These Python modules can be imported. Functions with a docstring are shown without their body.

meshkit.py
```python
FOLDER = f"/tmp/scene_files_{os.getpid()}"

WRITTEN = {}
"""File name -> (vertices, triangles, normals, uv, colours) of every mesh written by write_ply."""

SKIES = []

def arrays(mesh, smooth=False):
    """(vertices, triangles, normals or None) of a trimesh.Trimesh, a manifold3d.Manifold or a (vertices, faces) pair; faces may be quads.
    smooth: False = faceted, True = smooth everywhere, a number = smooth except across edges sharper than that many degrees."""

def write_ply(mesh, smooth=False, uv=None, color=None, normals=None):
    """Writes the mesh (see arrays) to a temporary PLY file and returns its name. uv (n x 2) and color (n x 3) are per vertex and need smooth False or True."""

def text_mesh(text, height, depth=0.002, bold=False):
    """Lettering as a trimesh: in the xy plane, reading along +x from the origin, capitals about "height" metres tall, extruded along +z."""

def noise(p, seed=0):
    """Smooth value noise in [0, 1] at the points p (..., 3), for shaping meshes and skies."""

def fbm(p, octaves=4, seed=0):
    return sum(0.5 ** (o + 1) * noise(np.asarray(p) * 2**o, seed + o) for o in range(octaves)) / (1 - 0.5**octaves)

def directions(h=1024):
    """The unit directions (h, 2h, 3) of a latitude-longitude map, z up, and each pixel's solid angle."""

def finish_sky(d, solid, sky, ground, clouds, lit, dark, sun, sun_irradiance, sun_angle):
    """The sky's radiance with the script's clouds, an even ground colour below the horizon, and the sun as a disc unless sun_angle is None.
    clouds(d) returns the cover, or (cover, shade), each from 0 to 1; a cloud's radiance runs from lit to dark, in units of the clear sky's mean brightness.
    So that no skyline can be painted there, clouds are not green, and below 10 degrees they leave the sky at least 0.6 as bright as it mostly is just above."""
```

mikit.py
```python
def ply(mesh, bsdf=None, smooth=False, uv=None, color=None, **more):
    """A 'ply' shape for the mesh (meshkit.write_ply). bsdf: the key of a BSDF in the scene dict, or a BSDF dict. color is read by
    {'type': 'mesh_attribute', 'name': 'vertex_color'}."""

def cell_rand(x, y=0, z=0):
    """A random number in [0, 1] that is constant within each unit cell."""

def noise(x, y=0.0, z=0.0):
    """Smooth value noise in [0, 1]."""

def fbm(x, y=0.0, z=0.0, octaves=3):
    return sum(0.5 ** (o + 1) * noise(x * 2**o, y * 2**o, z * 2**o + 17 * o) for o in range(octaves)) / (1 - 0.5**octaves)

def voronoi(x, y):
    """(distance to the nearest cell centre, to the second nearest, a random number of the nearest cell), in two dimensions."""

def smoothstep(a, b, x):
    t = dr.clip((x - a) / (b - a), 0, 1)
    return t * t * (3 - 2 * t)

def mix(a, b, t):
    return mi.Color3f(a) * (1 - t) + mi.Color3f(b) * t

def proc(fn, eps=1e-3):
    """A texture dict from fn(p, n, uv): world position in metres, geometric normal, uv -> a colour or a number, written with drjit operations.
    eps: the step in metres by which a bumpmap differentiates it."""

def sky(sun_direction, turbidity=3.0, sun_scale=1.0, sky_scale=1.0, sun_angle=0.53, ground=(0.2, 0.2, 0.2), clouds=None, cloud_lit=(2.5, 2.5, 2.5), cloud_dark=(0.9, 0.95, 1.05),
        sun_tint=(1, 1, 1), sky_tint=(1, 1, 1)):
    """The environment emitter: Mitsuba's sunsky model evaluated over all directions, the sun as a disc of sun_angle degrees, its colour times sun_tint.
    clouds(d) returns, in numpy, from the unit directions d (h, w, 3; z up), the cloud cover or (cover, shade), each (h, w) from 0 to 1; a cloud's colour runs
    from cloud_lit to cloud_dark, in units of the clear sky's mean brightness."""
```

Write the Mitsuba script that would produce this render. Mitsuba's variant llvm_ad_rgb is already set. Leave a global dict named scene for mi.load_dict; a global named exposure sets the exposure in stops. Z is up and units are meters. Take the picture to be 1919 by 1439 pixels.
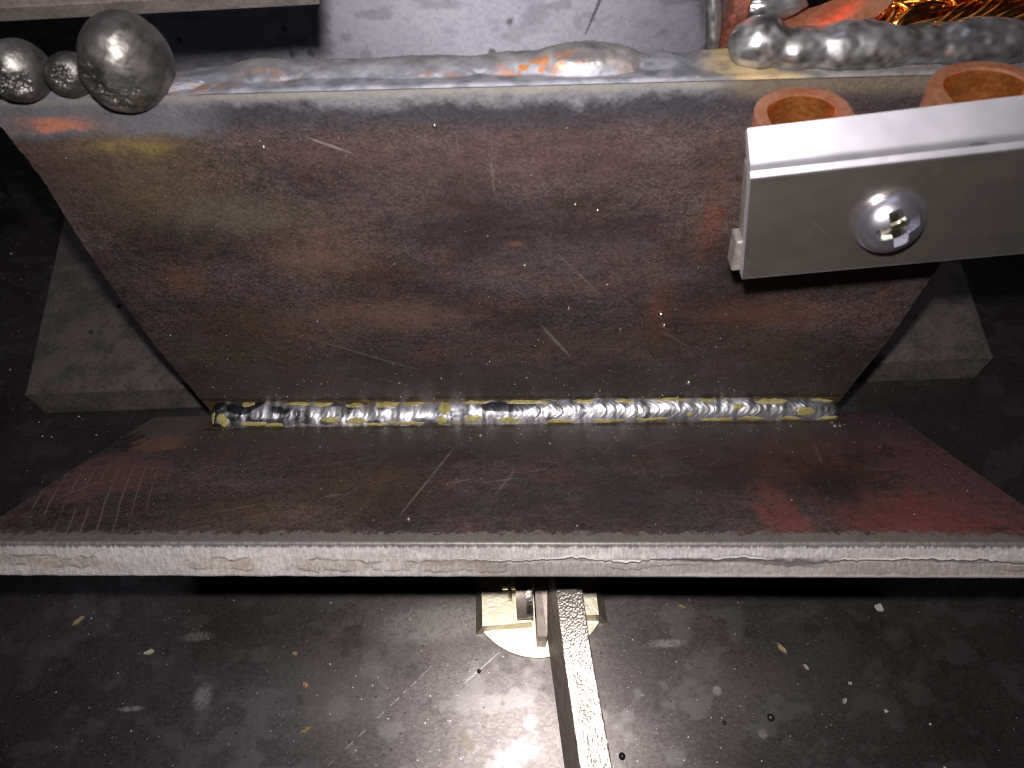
import math, random
import numpy as np, trimesh, drjit as dr, mitsuba as mi
import manifold3d as m3
from shapely.geometry import Polygon
import mikit, meshkit
from mikit import proc, noise, fbm, smoothstep, mix, voronoi

random.seed(7)
rng = np.random.default_rng(7)
T = mi.ScalarTransform4f
MM = 0.001
scene, labels = {}, {}

# ------------------------------------------------------------------ camera, lamps, exposure (millimetres, z up, bench top z = 0)
CAM = np.array([0.0, 0.0, 148.0])
RIGHT, UP, FWD = np.array([0.9986, -0.0438, -0.029]), np.array([0.0526, 0.8328, 0.5511]), np.array([0.0, 0.5519, -0.8339])
scene['camera'] = {'type': 'thinlens', 'fov_axis': 'x', 'fov': 2 * math.degrees(math.atan(959.5 / 1150)), 'near_clip': 0.005, 'far_clip': 20.0,
                   'aperture_radius': 0.00035, 'focus_distance': 0.125,
                   'to_world': T().look_at(origin=(CAM * MM).tolist(), target=((CAM + FWD * 100) * MM).tolist(), up=UP.tolist())}
exposure = 1.0
FLASH = CAM + np.array([-0.97, 9.2, 6.0])
# the phone's flash lamp, beside the lens
scene['flash_lamp'] = {'type': 'disk', 'to_world': T().look_at(origin=(FLASH * MM).tolist(), target=((FLASH + FWD) * MM).tolist(), up=UP.tolist()).scale(0.0022),
                       'emitter': {'type': 'area', 'radiance': {'type': 'rgb', 'value': [2620, 2430, 2360]}}}
labels['flash_lamp'] = {'label': 'small round white flash lamp beside the camera lens', 'category': 'lamp'}
# a dim ceiling lamp of the workshop
scene['ceiling_lamp'] = {'type': 'rectangle', 'to_world': T().look_at(origin=[-0.2, 0.5, 1.9], target=[0, 0.1, 0], up=[0, 1, 0]).scale(0.6),
                         'emitter': {'type': 'area', 'radiance': {'type': 'rgb', 'value': [0.27, 0.265, 0.32]}}}
labels['ceiling_lamp'] = {'label': 'dim square ceiling lamp high above the bench', 'category': 'lamp'}

# ------------------------------------------------------------------ frames of the two welded plates
O = np.array([1.51, 75.224, 20.895])
EX = np.array([0.9984, -0.0569, 0.0064])
DU, DB = np.array([-0.0027, 0.0655, 0.9979]), np.array([-0.0493, -0.7978, 0.6009])
NU, NB = np.array([-0.0572, -0.9962, 0.0652]), np.array([0.0291, 0.6002, 0.7993])
HU, HB = 79.56, 53.23                                              # height of the upright, depth of the base plate


def frame(o, a, b, c):
    """local millimetres (a, b, c) -> world millimetres"""
    o, M = np.asarray(o, float), np.stack([a, b, c]).astype(float)
    return lambda v: o + np.asarray(v, float) @ M


FU, FB = frame(O, EX, DU, NU), frame(O, EX, DB, NB)
WORLD = frame([0, 0, 0], [1, 0, 0], [0, 1, 0], [0, 0, 1])


# ------------------------------------------------------------------ helpers
def put(key, mesh, bsdf, fr=WORLD, smooth=False, flip_check=True):
    if hasattr(mesh, 'to_mesh'):
        mm = mesh.to_mesh()
        mesh = trimesh.Trimesh(mm.vert_properties[:, :3], mm.tri_verts, process=False)
    v = fr(np.asarray(mesh.vertices)) * MM
    f = np.asarray(mesh.faces)
    e = fr(np.eye(3)) - fr(np.zeros((3, 3)))
    if np.linalg.det(e) < 0:
        f = f[:, ::-1]
    k, n = key, 1
    while k in scene:
        k = f'{key}_{n:03d}'
        n += 1
    scene[k] = mikit.ply(trimesh.Trimesh(v, f, process=False), bsdf, smooth=smooth)
    return k


def tag(key, label, cat=None, group=None, kind=None):
    d = labels.setdefault(key, {})
    if label: d['label'] = label
    if cat: d['category'] = cat
    if group: d['group'] = group
    if kind: d['kind'] = kind


def cbox(lo, hi, c=0.3):
    lo, hi = np.array(lo, float), np.array(hi, float)
    pts = []
    for sx in (0, 1):
        for sy in (0, 1):
            for sz in (0, 1):
                p = np.where([sx, sy, sz], hi, lo)
                s = np.where([sx, sy, sz], -1, 1) * c
                for k in range(3):
                    q = p + s
                    q[k] = p[k]
                    pts.append(q)
    return trimesh.convex.convex_hull(np.array(pts))


def prism(poly, lo, hi, axis=2):
    """polygon extruded from lo to hi along axis; polygon axes are the other two in order"""
    m = trimesh.creation.extrude_polygon(Polygon(poly), hi - lo, engine='earcut')
    v = m.vertices + [0, 0, lo]
    if axis == 0: v = v[:, [2, 0, 1]]
    if axis == 1: v = v[:, [1, 2, 0]]
    return trimesh.Trimesh(v, m.faces, process=False)


def grid(xs, ys, fn):
    """surface over a grid; fn(X, Y) -> (n, m, 3)"""
    X, Y = np.meshgrid(xs, ys, indexing='ij')
    P = fn(X, Y)
    n, m = X.shape
    i = np.arange(n * m).reshape(n, m)
    a, b, c, d = i[:-1, :-1].ravel(), i[1:, :-1].ravel(), i[1:, 1:].ravel(), i[:-1, 1:].ravel()
    return trimesh.Trimesh(P.reshape(-1, 3), np.vstack([np.stack([a, b, c], 1), np.stack([a, c, d], 1)]), process=False)


def tube(points, radius, sides=8, close=True):
    p = np.asarray(points, float)
    r = np.broadcast_to(radius, (len(p),)).astype(float)
    t = np.gradient(p, axis=0)
    t /= np.linalg.norm(t, axis=1, keepdims=True)
    u = np.cross(t[0], [0.3, 0.2, 0.93]); u /= np.linalg.norm(u)
    us = []
    for k in range(len(p)):
        u = u - t[k] * (u @ t[k]); u /= np.linalg.norm(u); us.append(u)
    us = np.array(us); ws = np.cross(t, us)
    a = np.arange(sides) * 2 * math.pi / sides
    v = p[:, None] + r[:, None, None] * (np.cos(a)[None, :, None] * us[:, None] + np.sin(a)[None, :, None] * ws[:, None])
    v = v.reshape(-1, 3); f = []
    for k in range(len(p) - 1):
        for s in range(sides):
            a0, a1 = k * sides + s, k * sides + (s + 1) % sides
            f += [[a0, a1, a1 + sides], [a0, a1 + sides, a0 + sides]]
    if close:
        v = np.vstack([v, p[0], p[-1]]); n = len(v)
        for s in range(sides):
            f += [[(s + 1) % sides, s, n - 2], [(len(p) - 1) * sides + s, (len(p) - 1) * sides + (s + 1) % sides, n - 1]]
    return trimesh.Trimesh(v, np.array(f), process=False)


def lathe(profile, n=48):
    """profile of (radius, height) turned round z"""
    return trimesh.creation.revolve(np.array(profile, float), sections=n)


def blob(c, r, sub=4, amp=0.06, freq=0.5, seed=0, stretch=(1, 1, 1)):
    m = trimesh.creation.icosphere(subdivisions=sub)
    v = np.array(m.vertices)
    d = 1 + amp * (meshkit.fbm(v * freq * 3 + seed * 9.1, 4, seed) * 2 - 1)
    return trimesh.Trimesh(v * d[:, None] * r * np.array(stretch) + np.array(c), m.faces, process=False)


def hexa(b, t):
    return trimesh.convex.convex_hull(np.vstack([b, t]))


def cat(ms):
    return trimesh.util.concatenate(ms)


# ------------------------------------------------------------------ materials
def loc(p, a):
    return (p.x * 1000 - O[0]) * a[0] + (p.y * 1000 - O[1]) * a[1] + (p.z * 1000 - O[2]) * a[2]


def scratch(x, s, x0, s0, x1, s1, w):
    dx, ds = x1 - x0, s1 - s0
    L2 = dx * dx + ds * ds
    t = dr.clip(((x - x0) * dx + (s - s0) * ds) / L2, 0, 1)
    d = dr.sqrt(dr.square(x - x0 - t * dx) + dr.square(s - s0 - t * ds))
    ww = w * (0.35 + 0.65 * dr.sin(t * 3.0 + 0.1))
    return 1 - smoothstep(ww * 0.4, ww * 1.3 + 0.03, d)


def stain(x, s, c, n):
    q = dr.square((x - c[0]) / c[2]) + dr.square((s - c[1]) / c[3])
    return dr.clip(dr.exp(-q) * (0.35 + 1.5 * n), 0, 1)


U_STAINS = [  # x, height, half-widths, colour, strength
    (-58.6, 66.5, 13, 7.5, (0.19, 0.135, 0.065), .75), (-45.4, 58.5, 12, 3.2, (0.19, 0.16, 0.12), .8), (-34.2, 50.1, 9, 5, (0.24, 0.13, 0.09), .8),
    (-25.8, 35.0, 14, 3.6, (0.26, 0.13, 0.10), .75), (-61.3, 44.9, 4, 3, (0.26, 0.11, 0.06), .6), (3.7, 69.0, 24, 5.5, (0.17, 0.088, 0.092), .8),
    (-6.9, 57.7, 7, 8.0, (0.035, 0.022, 0.022), .8), (33.0, 56.7, 2.2, 7.5, (0.30, 0.10, 0.04), .6), (27.5, 35.5, 2.2, 7.5, (0.28, 0.095, 0.045), .55),
    (48.0, 33.6, 12, 3.4, (0.26, 0.11, 0.075), .7), (0.4, 52.1, 1.0, 0.6, (0.5, 0.18, 0.08), .9), (-69, 68.0, 5.5, 7.2, (0.12, 0.07, 0.07), .7),
    (15, 48, 22, 9, (0.10, 0.066, 0.072), .6), (20, 26, 22, 3.0, (0.13, 0.085, 0.06), .5), (-50, 33, 16, 4, (0.13, 0.08, 0.045), .5),
    (-58, 24, 14, 5, (0.11, 0.085, 0.05), .5), (55, 22, 10, 6, (0.13, 0.095, 0.065), .5), (-18, 62, 12, 5, (0.10, 0.065, 0.062), .5),
    (-25, 70, 10, 2, (0.17, 0.085, 0.08), .5), (40, 64, 10, 4, (0.14, 0.075, 0.07), .6)]
U_SCR = [(-30, 73, -29, 72.5, .12, .45), (-29, 72.5, -23.6, 70.1, .26, .9), (-40.8, 27.3, -21.2, 17.2, .38, .42), (5.1, 31.3, 11.1, 21.6, .45, .6), (7.8, 49.8, 16.4, 39.3, .2, .4), (29.2, 29.3, 35.4, 24.3, .3, .3),
         (-2.7, 68.4, -2.6, 62.7, .25, .3), (-67, 18.8, -58.5, 15.8, .2, .28), (32.5, 15.4, 42.4, 12.4, .5, .25), (24.5, 23.6, 32.2, 17.3, .3, .22), (-56.3, 25, -48, 18.5, .25, .25),
         (-63, 24, -50, 14, .15, .25), (-60, 20, -44, 9, .15, .22), (-70, 27, -58, 16, .12, .22), (44, 22, 50, 14, .2, .2)]
B_STAINS = [
    (-78, 15.0, 7, 4.5, (0.30, 0.16, 0.11), .85), (-81, 30, 10, 10, (0.21, 0.10, 0.10), .85), (-80, 4, 14, 8.6, (0.20, 0.155, 0.155), .8), (70.0, 45, 16, 8.5, (0.27, 0.088, 0.085), .85),
    (45.0, 44, 4, 9, (0.30, 0.10, 0.09), .75), (86, 30, 14, 16, (0.22, 0.088, 0.10), .8), (62, 16, 14, 9, (0.17, 0.07, 0.075), .75), (-29, 34.6, 9, 9, (0.125, 0.085, 0.045), .5),
    (-46, 44, 13, 5.5, (0.14, 0.095, 0.055), .5), (55, 29, 12, 10, (0.15, 0.06, 0.05), .6), (18, 40, 26, 8, (0.052, 0.042, 0.048), .6), (58, 36, 5, 8, (0.035, 0.028, 0.03), .7), (-60, 12, 12, 6, (0.16, 0.115, 0.105), .6),
    (80, 8, 10, 7, (0.13, 0.075, 0.09), .8)]
B_SCR = [(-13.7, 18.6, -19.8, 45, .32, .6), (-3.6, 37.7, -.4, 28.4, .3, .55), (-6.3, 33.7, .2, 31.7, .4, .5), (1.7, 29.5, 5.9, 27.8, .4, .5), (-12.4, 33.7, -9, 32.3, .45, .55), (17.6, 21.4, 21.9, 13.6, .3, .5), (25.1, 19, 34.7, 13.2, .4, .5),
         (62.3, 16.8, 59.9, 26.1, .4, .4), (32.2, 19.6, 50.1, 11.7, .4, .25), (-34.9, 38.6, -32.1, 37.8, .5, .6), (-53.1, 44.1, -46.6, 41.4, .35, .3), (-86.2, 41.3, -81, 31.4, .18, .5), (-56.1, 19.4, -53.3, 17.6, .5, .4),
         (-45.4, 23.3, -31.6, 15.7, .25, .3), (-55, 30, -20, 20, .2, .22), (-36, 47, -30, 36, .2, .2)]


def grain(x, s, q):
    return 0.38 * noise(x * 2.4, s * 3.2, q) + 0.28 * noise(x * 5.5, s * 7.0, q + 4) + 0.34 * fbm(x * 0.5, s * 0.9, q + 9, 3)


def plate_base(x, s, q):
    g = grain(x, s, q)
    c = mix((0.024, 0.0175, 0.018), (0.070, 0.052, 0.053), smoothstep(0.17, 0.83, g))
    big = fbm(x * 0.05, s * 0.09, q, 4)
    c = c * (0.55 + 0.9 * smoothstep(0.15, 0.85, big))
    c = c * (0.90 + 0.2 * noise(x * 0.3, s * 2.6, q + 20)) * (0.76 + 0.48 * noise(x * 3.6, s * 4.6, q + 30))
    mot = smoothstep(0.5, 0.72, fbm(x * 0.16 + 7, s * 0.24, q + 2, 4))
    c = mix(c, c * mi.Color3f(1.25, 0.97, 0.93), mot * 0.7)
    ol = smoothstep(0.52, 0.72, fbm(x * 0.13 + 31, s * 0.3, q + 5, 4))
    c = mix(c, c * mi.Color3f(1.08, 1.0, 0.80), ol * 0.5)
    c = c * (1 + 0.8 * smoothstep(0.74, 0.9, noise(x * 6.5, s * 8.5, q + 40)))
    fl = smoothstep(0.80, 0.9, noise(x * 0.9, s * 1.3, q + 11)) * smoothstep(0.5, 0.8, noise(x * 3.5, s * 4, q + 12))
    c = mix(c, mi.Color3f(0.13, 0.062, 0.045), fl * 0.4)
    return c, g


def bead_halo(c0, x, s, foot):
    """burnt band, gold rim and scoured strip beside the weld"""
    c = c0
    w = foot + 0.4 * noise(x * 0.5, s * 0.1)
    strip = 1 - smoothstep(w + 3, w + 20, s + 5 * (noise(x * .12, s * .2) - .5))
    c = mix(c, mi.Color3f(0.043, 0.037, 0.033) * (0.7 + 0.6 * noise(x * 1.2, s * 1.8)), strip * 0.7)
    dark = (1 - smoothstep(w + 0.9, w + 2.2, s))
    c = mix(c, mi.Color3f(0.018, 0.013, 0.009), dark * 0.85)
    gold = 1 - smoothstep(w + 0.15, w + 0.75, s)
    c = mix(c, mi.Color3f(0.11, 0.062, 0.015), gold * (0.3 + 0.6 * noise(x * 0.3, 3)))
    return mix(c0, c, smoothstep(-77, -73, x) * (1 - smoothstep(72.5, 75.5, x)))


def upright_colour(p, n, uv):
    x, s = loc(p, EX), loc(p, DU)
    c, g = plate_base(x, s, 1.0)
    nz = fbm(x * 0.35, s * 0.5, 3.0, 4)
    for (a, b, ra, rb, col, k) in U_STAINS:
        c = mix(c, mi.Color3f(*col) * 0.5 * (0.6 + 0.8 * g), stain(x, s, (a, b, ra, rb), nz) * k * 0.8)
    # blued and ashy band below the molten top edge
    e = noise(x * 0.5, s * 0.6, 5) * 1.7 + noise(x * 1.9, s * 1.9, 6) * 0.9 + 1.8 * noise(x * 0.09, 2)
    inx = 1 - 0.8 * smoothstep(24, 34, x)
    blue = smoothstep(72.2, 76.6, s + 3.2 * (nz - .4) + 1.0 * (g - .5)) * (1 - smoothstep(25, 40, x) * 0.6)
    c = mix(c, mi.Color3f(0.030, 0.031, 0.040) * (0.5 + 1.0 * g), blue * 0.85)
    ash = smoothstep(76.6, 79.2, s + e - 2.2) * inx
    c = mix(c, mi.Color3f(0.17, 0.17, 0.185) * (0.5 + 0.9 * g), ash * 0.85)
    left = (1 - smoothstep(-48, -38, x)) * smoothstep(73.2, 75.4, s + 1.2 * nz)
    c = mix(c, mi.Color3f(0.12, 0.12, 0.137) * (0.6 + 0.8 * g), left * 0.8)
    rim = smoothstep(78.3, 79.3, s + 0.3 * nz) * (1 - smoothstep(30, 34, x))
    c = mix(c, mi.Color3f(0.26, 0.245, 0.21), rim * 0.6 * (0.3 + nz))
    bronze = smoothstep(28, 33, x) * smoothstep(77.0, 79.0, s + nz)
    c = mix(c, mi.Color3f(0.14, 0.11, 0.075) * (0.6 + 0.8 * g), bronze * 0.7)
    org = dr.exp(-dr.square((x + 66.2 + 3 * (nz - .5)) / 5.2) - dr.square((s - 75.8 + 2.2 * (nz - .5)) / 1.2) ** 2)
    c = mix(c, mi.Color3f(0.40, 0.155, 0.10) * (0.7 + 0.6 * g), dr.clip(org * (0.1 + 1.9 * nz * (.4 + g)), 0, 1) * 0.9)
    yel = dr.exp(-dr.square((x + 57.0 + 4 * (nz - .5)) / 7.0) - dr.square((s - 72.4 + 2.4 * (nz - .5)) / 1.4))
    c = mix(c, mi.Color3f(0.20, 0.14, 0.055) * (0.7 + 0.6 * g), dr.clip(yel * (0.2 + 1.6 * nz * (.4 + g)), 0, 1) * 0.8)
    for (x0, s0, x1, s1, w, k) in U_SCR:
        c = mix(c, mi.Color3f(0.20, 0.17, 0.155), scratch(x, s, x0, s0, x1, s1, w) * k * 0.75 * (0.4 + 0.9 * noise(x * 1.5, s * 1.5, 50)))
    c = bead_halo(c, x, s, 5.8)
    end = smoothstep(-0.25, -0.6, loc(p, NU))
    return mix(c, mi.Color3f(0.12, 0.09, 0.08) * (0.6 + 0.8 * g), end * 0.6)


def base_colour(p, n, uv):
    x, s = loc(p, EX), loc(p, DB)
    c, g = plate_base(x, s, 21.0)
    nz = fbm(x * 0.3, s * 0.35, 23.0, 4)
    fl = fbm(x * 0.9 + .3 * s, s * 0.45, 27.0, 4)
    for (a, b, ra, rb, col, k) in B_STAINS:
        c = mix(c, mi.Color3f(*col) * 0.52 * (0.45 + 1.1 * g), (stain(x, s, (a, b, ra, rb), nz) if k < .75 else smoothstep(0.16, 0.62, stain(x, s, (a, b, ra, rb), nz) * (.35 + 1.3 * fl))) * k)
    w = x + 0.8 * noise(s * 0.15, 5) - 0.46 * s                       # fine parallel file marks at the left end
    lines = (1 - smoothstep(0.04, 0.10, dr.abs(w / 2.6 + 0.5 * noise(w * 0.2, 3) - dr.floor(w / 2.6 + 0.5 * noise(w * 0.2, 3)) - 0.5))) * (1 - smoothstep(-74, -60, x)) * smoothstep(22, 32, s) * smoothstep(0.2, 0.5, noise(w * .4, s * .15, 9))
    c = mix(c, mi.Color3f(0.20, 0.15, 0.14), lines * 0.4)
    for (x0, s0, x1, s1, wd, k) in B_SCR:
        c = mix(c, mi.Color3f(0.20, 0.185, 0.175), scratch(x, s, x0, s0, x1, s1, wd) * k * 0.75 * (0.4 + 0.9 * noise(x * 1.5, s * 1.5, 50)))
    scour = smoothstep(49.9, 51.0, s + 1.6 * (noise(x * 1.1, s * 1.1, 2) - 0.5) + 1.1 * (noise(x * 3.6, s * 3, 4) - 0.5))
    c = mix(c, mi.Color3f(0.14, 0.128, 0.118) * (0.75 + 0.5 * g), scour * 0.85)
    return bead_halo(c * 0.86, x, s, 5.6 - 0.016 * x)


def plate_bump(a, b):
    def fn(p, n, uv):
        x, s = loc(p, a), loc(p, b)
        return grain(x, s, 31) * 0.6 + 0.5 * noise(x * 9, s * 11, 3) + 1.2 * fbm(x * 0.2, s * 0.25, 7, 2)
    return fn


def edge_colour(p, n, uv):
    x, d = loc(p, EX), -loc(p, NB)
    w1 = 1.7 * (fbm(x * 0.11, 3, 0, 4) - 0.5) + 0.35 * (noise(x * 1.5, 8) - .5)
    g = 0.5 * noise(x * 4.5, d * 1.2, 2) + 0.3 * noise(x * 1.5, d * 3, 3) + 0.2 * noise(x * 9, d * 6, 3)
    c = mix((0.41, 0.385, 0.38), (0.66, 0.625, 0.62), smoothstep(0.15, 0.9, g))
    c = c * (0.72 + 0.5 * fbm(x * 0.07, d * 0.4, 4, 3))
    top = 1 - smoothstep(0.75, 1.35, d + 0.5 * noise(x * 3.0, 1))
    c = mix(c, mi.Color3f(0.10, 0.09, 0.088) * (0.5 + g), top * 0.85)
    mid = 3.5 + w1
    right = smoothstep(-22, 2, x)
    band = (1 - smoothstep(0.05, 0.26 + 0.75 * smoothstep(.3, .8, noise(x * .12, 4)), dr.abs(d - mid))) * right
    c = mix(c, mi.Color3f(0.06, 0.053, 0.052), band * 0.85)
    lip = (1 - smoothstep(0.04, 0.22, dr.abs(d - mid + 0.32))) * right * smoothstep(.4, .6, noise(x * .11, 12))
    c = mix(c, mi.Color3f(0.85, 0.83, 0.82), lip * 0.8)
    sec = (1 - smoothstep(0.02, 0.2, dr.abs(d - mid - 0.9 - 1.2 * (noise(x * .15, 22) - .5)))) * smoothstep(.45, .6, noise(x * .09, 31)) * right
    c = mix(c, mi.Color3f(0.12, 0.1, 0.1), sec * 0.6)
    low = smoothstep(0.1, 0.5, d - mid) * right
    c = mix(c, c * mi.Color3f(0.62, 0.58, 0.56), low * 0.8)
    burr = smoothstep(5.75, 6.1, d + 0.7 * (fbm(x * 0.5, 2, 7, 3) - .5)) * smoothstep(15, 30, x)
    c = mix(c, mi.Color3f(0.55, 0.53, 0.52), burr * 0.8)
    # islands of torn metal left of the middle
    br = mi.Float(0.0)
    for (a, b) in ((-92, -68.5), (-54.6, -42.6), (-37.6, -21.5), (-21, -9.5), (-9, -1)):
        br = dr.maximum(br, smoothstep(a - .5, a + .8, x + 1.5 * (noise(x * .9, d * .9, 7) - .5)) * (1 - smoothstep(b - .8, b + .5, x)))
    rag = 1.3 * (fbm(x * 0.5, d * 0.25, 0, 4) - 0.5)
    dd = dr.abs(d - 3.9 - 0.011 * (x + 60) - 0.5 * w1)
    rim = (1 - smoothstep(0.05, 0.30, dr.abs(dd + rag - 0.95))) * br * smoothstep(.3, .5, noise(x * .5, d * .8, 15))
    c = mix(c, mi.Color3f(0.15, 0.125, 0.115), rim * 0.8 * (0.4 + 0.8 * noise(x * 1.3, d * 2, 19)))
    c = mix(c, c * mi.Color3f(0.82, 0.77, 0.70), (1 - smoothstep(0.8, 1.0, dd + rag)) * br * (0.35 + 0.65 * noise(x * 2.5, d * 2.5, 6)))
    rust = smoothstep(0.62, 0.75, fbm(x * 0.09 + 5, d * 0.5, 9, 3))
    return mix(c, c * mi.Color3f(0.98, 0.85, 0.74), rust * 0.4)


def table_colour(p, n, uv):
    x, y = p.x * 1000, p.y * 1000
    g = 0.5 * noise(x * 1.6, y * 2.8, 2) + 0.3 * noise(x * 4, y * 6, 3) + 0.2 * noise(x * 9, y * 9, 5)
    b = fbm(x * 0.045, y * 0.06, 3, 4)
    c = mix((0.075, 0.065, 0.064), (0.160, 0.143, 0.138), smoothstep(0.2, 0.85, g * 0.45 + b * 0.55))
    sm = smoothstep(0.55, 0.72, fbm(x * 0.17 + 3, y * 0.25, 8, 4))
    c = mix(c, mi.Color3f(0.26, 0.25, 0.25), sm * 0.3)
    d = smoothstep(0.66, 0.8, fbm(x * 0.22 + 13, y * 0.22, 5, 4))
    c = mix(c, mi.Color3f(0.04, 0.036, 0.034), d * 0.35)
    f1, f2, r = voronoi(x * 0.42, y * 0.42)
    sp = (1 - smoothstep(0.03, 0.08, f1)) * smoothstep(0.93, 0.95, r)
    c = mix(c, mi.Color3f(0.8, 0.78, 0.75), sp * 0.8)
    f1, f2, r = voronoi(x * 1.1 + 40, y * 1.1)
    c = mix(c, mi.Color3f(0.7, 0.68, 0.66), (1 - smoothstep(0.05, 0.13, f1)) * smoothstep(0.9, 0.92, r) * 0.5)
    f1, f2, r = voronoi(x * 0.3 + 9, y * 0.3 + 5)
    c = mix(c, mi.Color3f(0.04, 0.035, 0.03), (1 - smoothstep(0.05, 0.10, f1)) * smoothstep(0.86, 0.88, r) * 0.7)
    for (a, e, ra, rb, k) in ((-75.5, 32.8, 3.2, 1.0, .55), (-71.4, 20.2, 1.9, 2.4, .6), (-86.6, 18.5, 2.6, .5, .8), (32.0, 26, 4, .8, .35), (40.7, 16, .9, .9, .5), (48.3, 7.6, .9, .9, .5), (-20, 33, 14, 4, .25)):
        q = dr.square((x - a) / ra) + dr.square((y - e) / rb)
        c = mix(c, mi.Color3f(0.55, 0.52, 0.50), dr.clip(1.3 * dr.exp(-q * q) * (0.2 + 1.1 * noise(x * 2.2, y * 2.2, 4)), 0, 1) * k)
    for (a, e, ra) in ((-13.8, 9.6, 1.1), (-12.6, 8.0, .9), (-5.6, 15.7, .5), (-9, 13.4, .5), (-17, 6.2, .5), (-11, 4, .6)):
        q = (dr.square(x - a) + dr.square(y - e)) / (ra * ra)
        c = mix(c, mi.Color3f(0.10, 0.085, 0.06), dr.exp(-q * q) * 0.8)
    c = mix(c, mi.Color3f(.6, .58, .55), scratch(x, y, -42, 6, -21, 24, .16) * 0.35 * smoothstep(.35, .6, noise(x * 1.3, y * 1.3)))
    c = mix(c, mi.Color3f(.6, .58, .55), scratch(x, y, -14, 20, -6, 26, .14) * 0.35)
    return c


def table_bump(p, n, uv):
    x, y = p.x * 1000, p.y * 1000
    return 0.6 * noise(x * 2.2, y * 3.4, 2) + 0.4 * noise(x * 6, y * 8, 3) + 1.5 * fbm(x * 0.15, y * 0.2, 4, 2)


def rgb(c):
    return {'type': 'rgb', 'value': list(c)}


def tex(c):
    return proc(c) if callable(c) else rgb(c)


def material(name, colour, rough=0.5, metal=0.0, bump=None, bscale=0.00005, spec=0.5, eps=8e-5, **more):
    b = {'type': 'principled', 'base_color': tex(colour), 'roughness': proc(rough) if callable(rough) else float(rough), 'metallic': float(metal), **more}
    if not metal:
        b['specular'] = spec
    if bump is not None:
        b = {'type': 'bumpmap', 'tex': proc(bump, eps), 'scale': bscale, 'b': b}
    scene[name] = {'type': 'twosided', 'b': b}
    return name


def mottled(lo, hi, f=1.0, q=0.0, streak=None):
    def fn(p, n, uv):
        x, y, z = p.x * 1000 * f, p.y * 1000 * f, p.z * 1000 * f
        g = 0.6 * fbm(x * 0.3 + q, y * 0.3, z * 0.3, 4) + 0.4 * noise(x * 2 + q, y * 2, z * 2)
        return mix(lo, hi, smoothstep(0.25, 0.75, g))
    return fn


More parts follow.
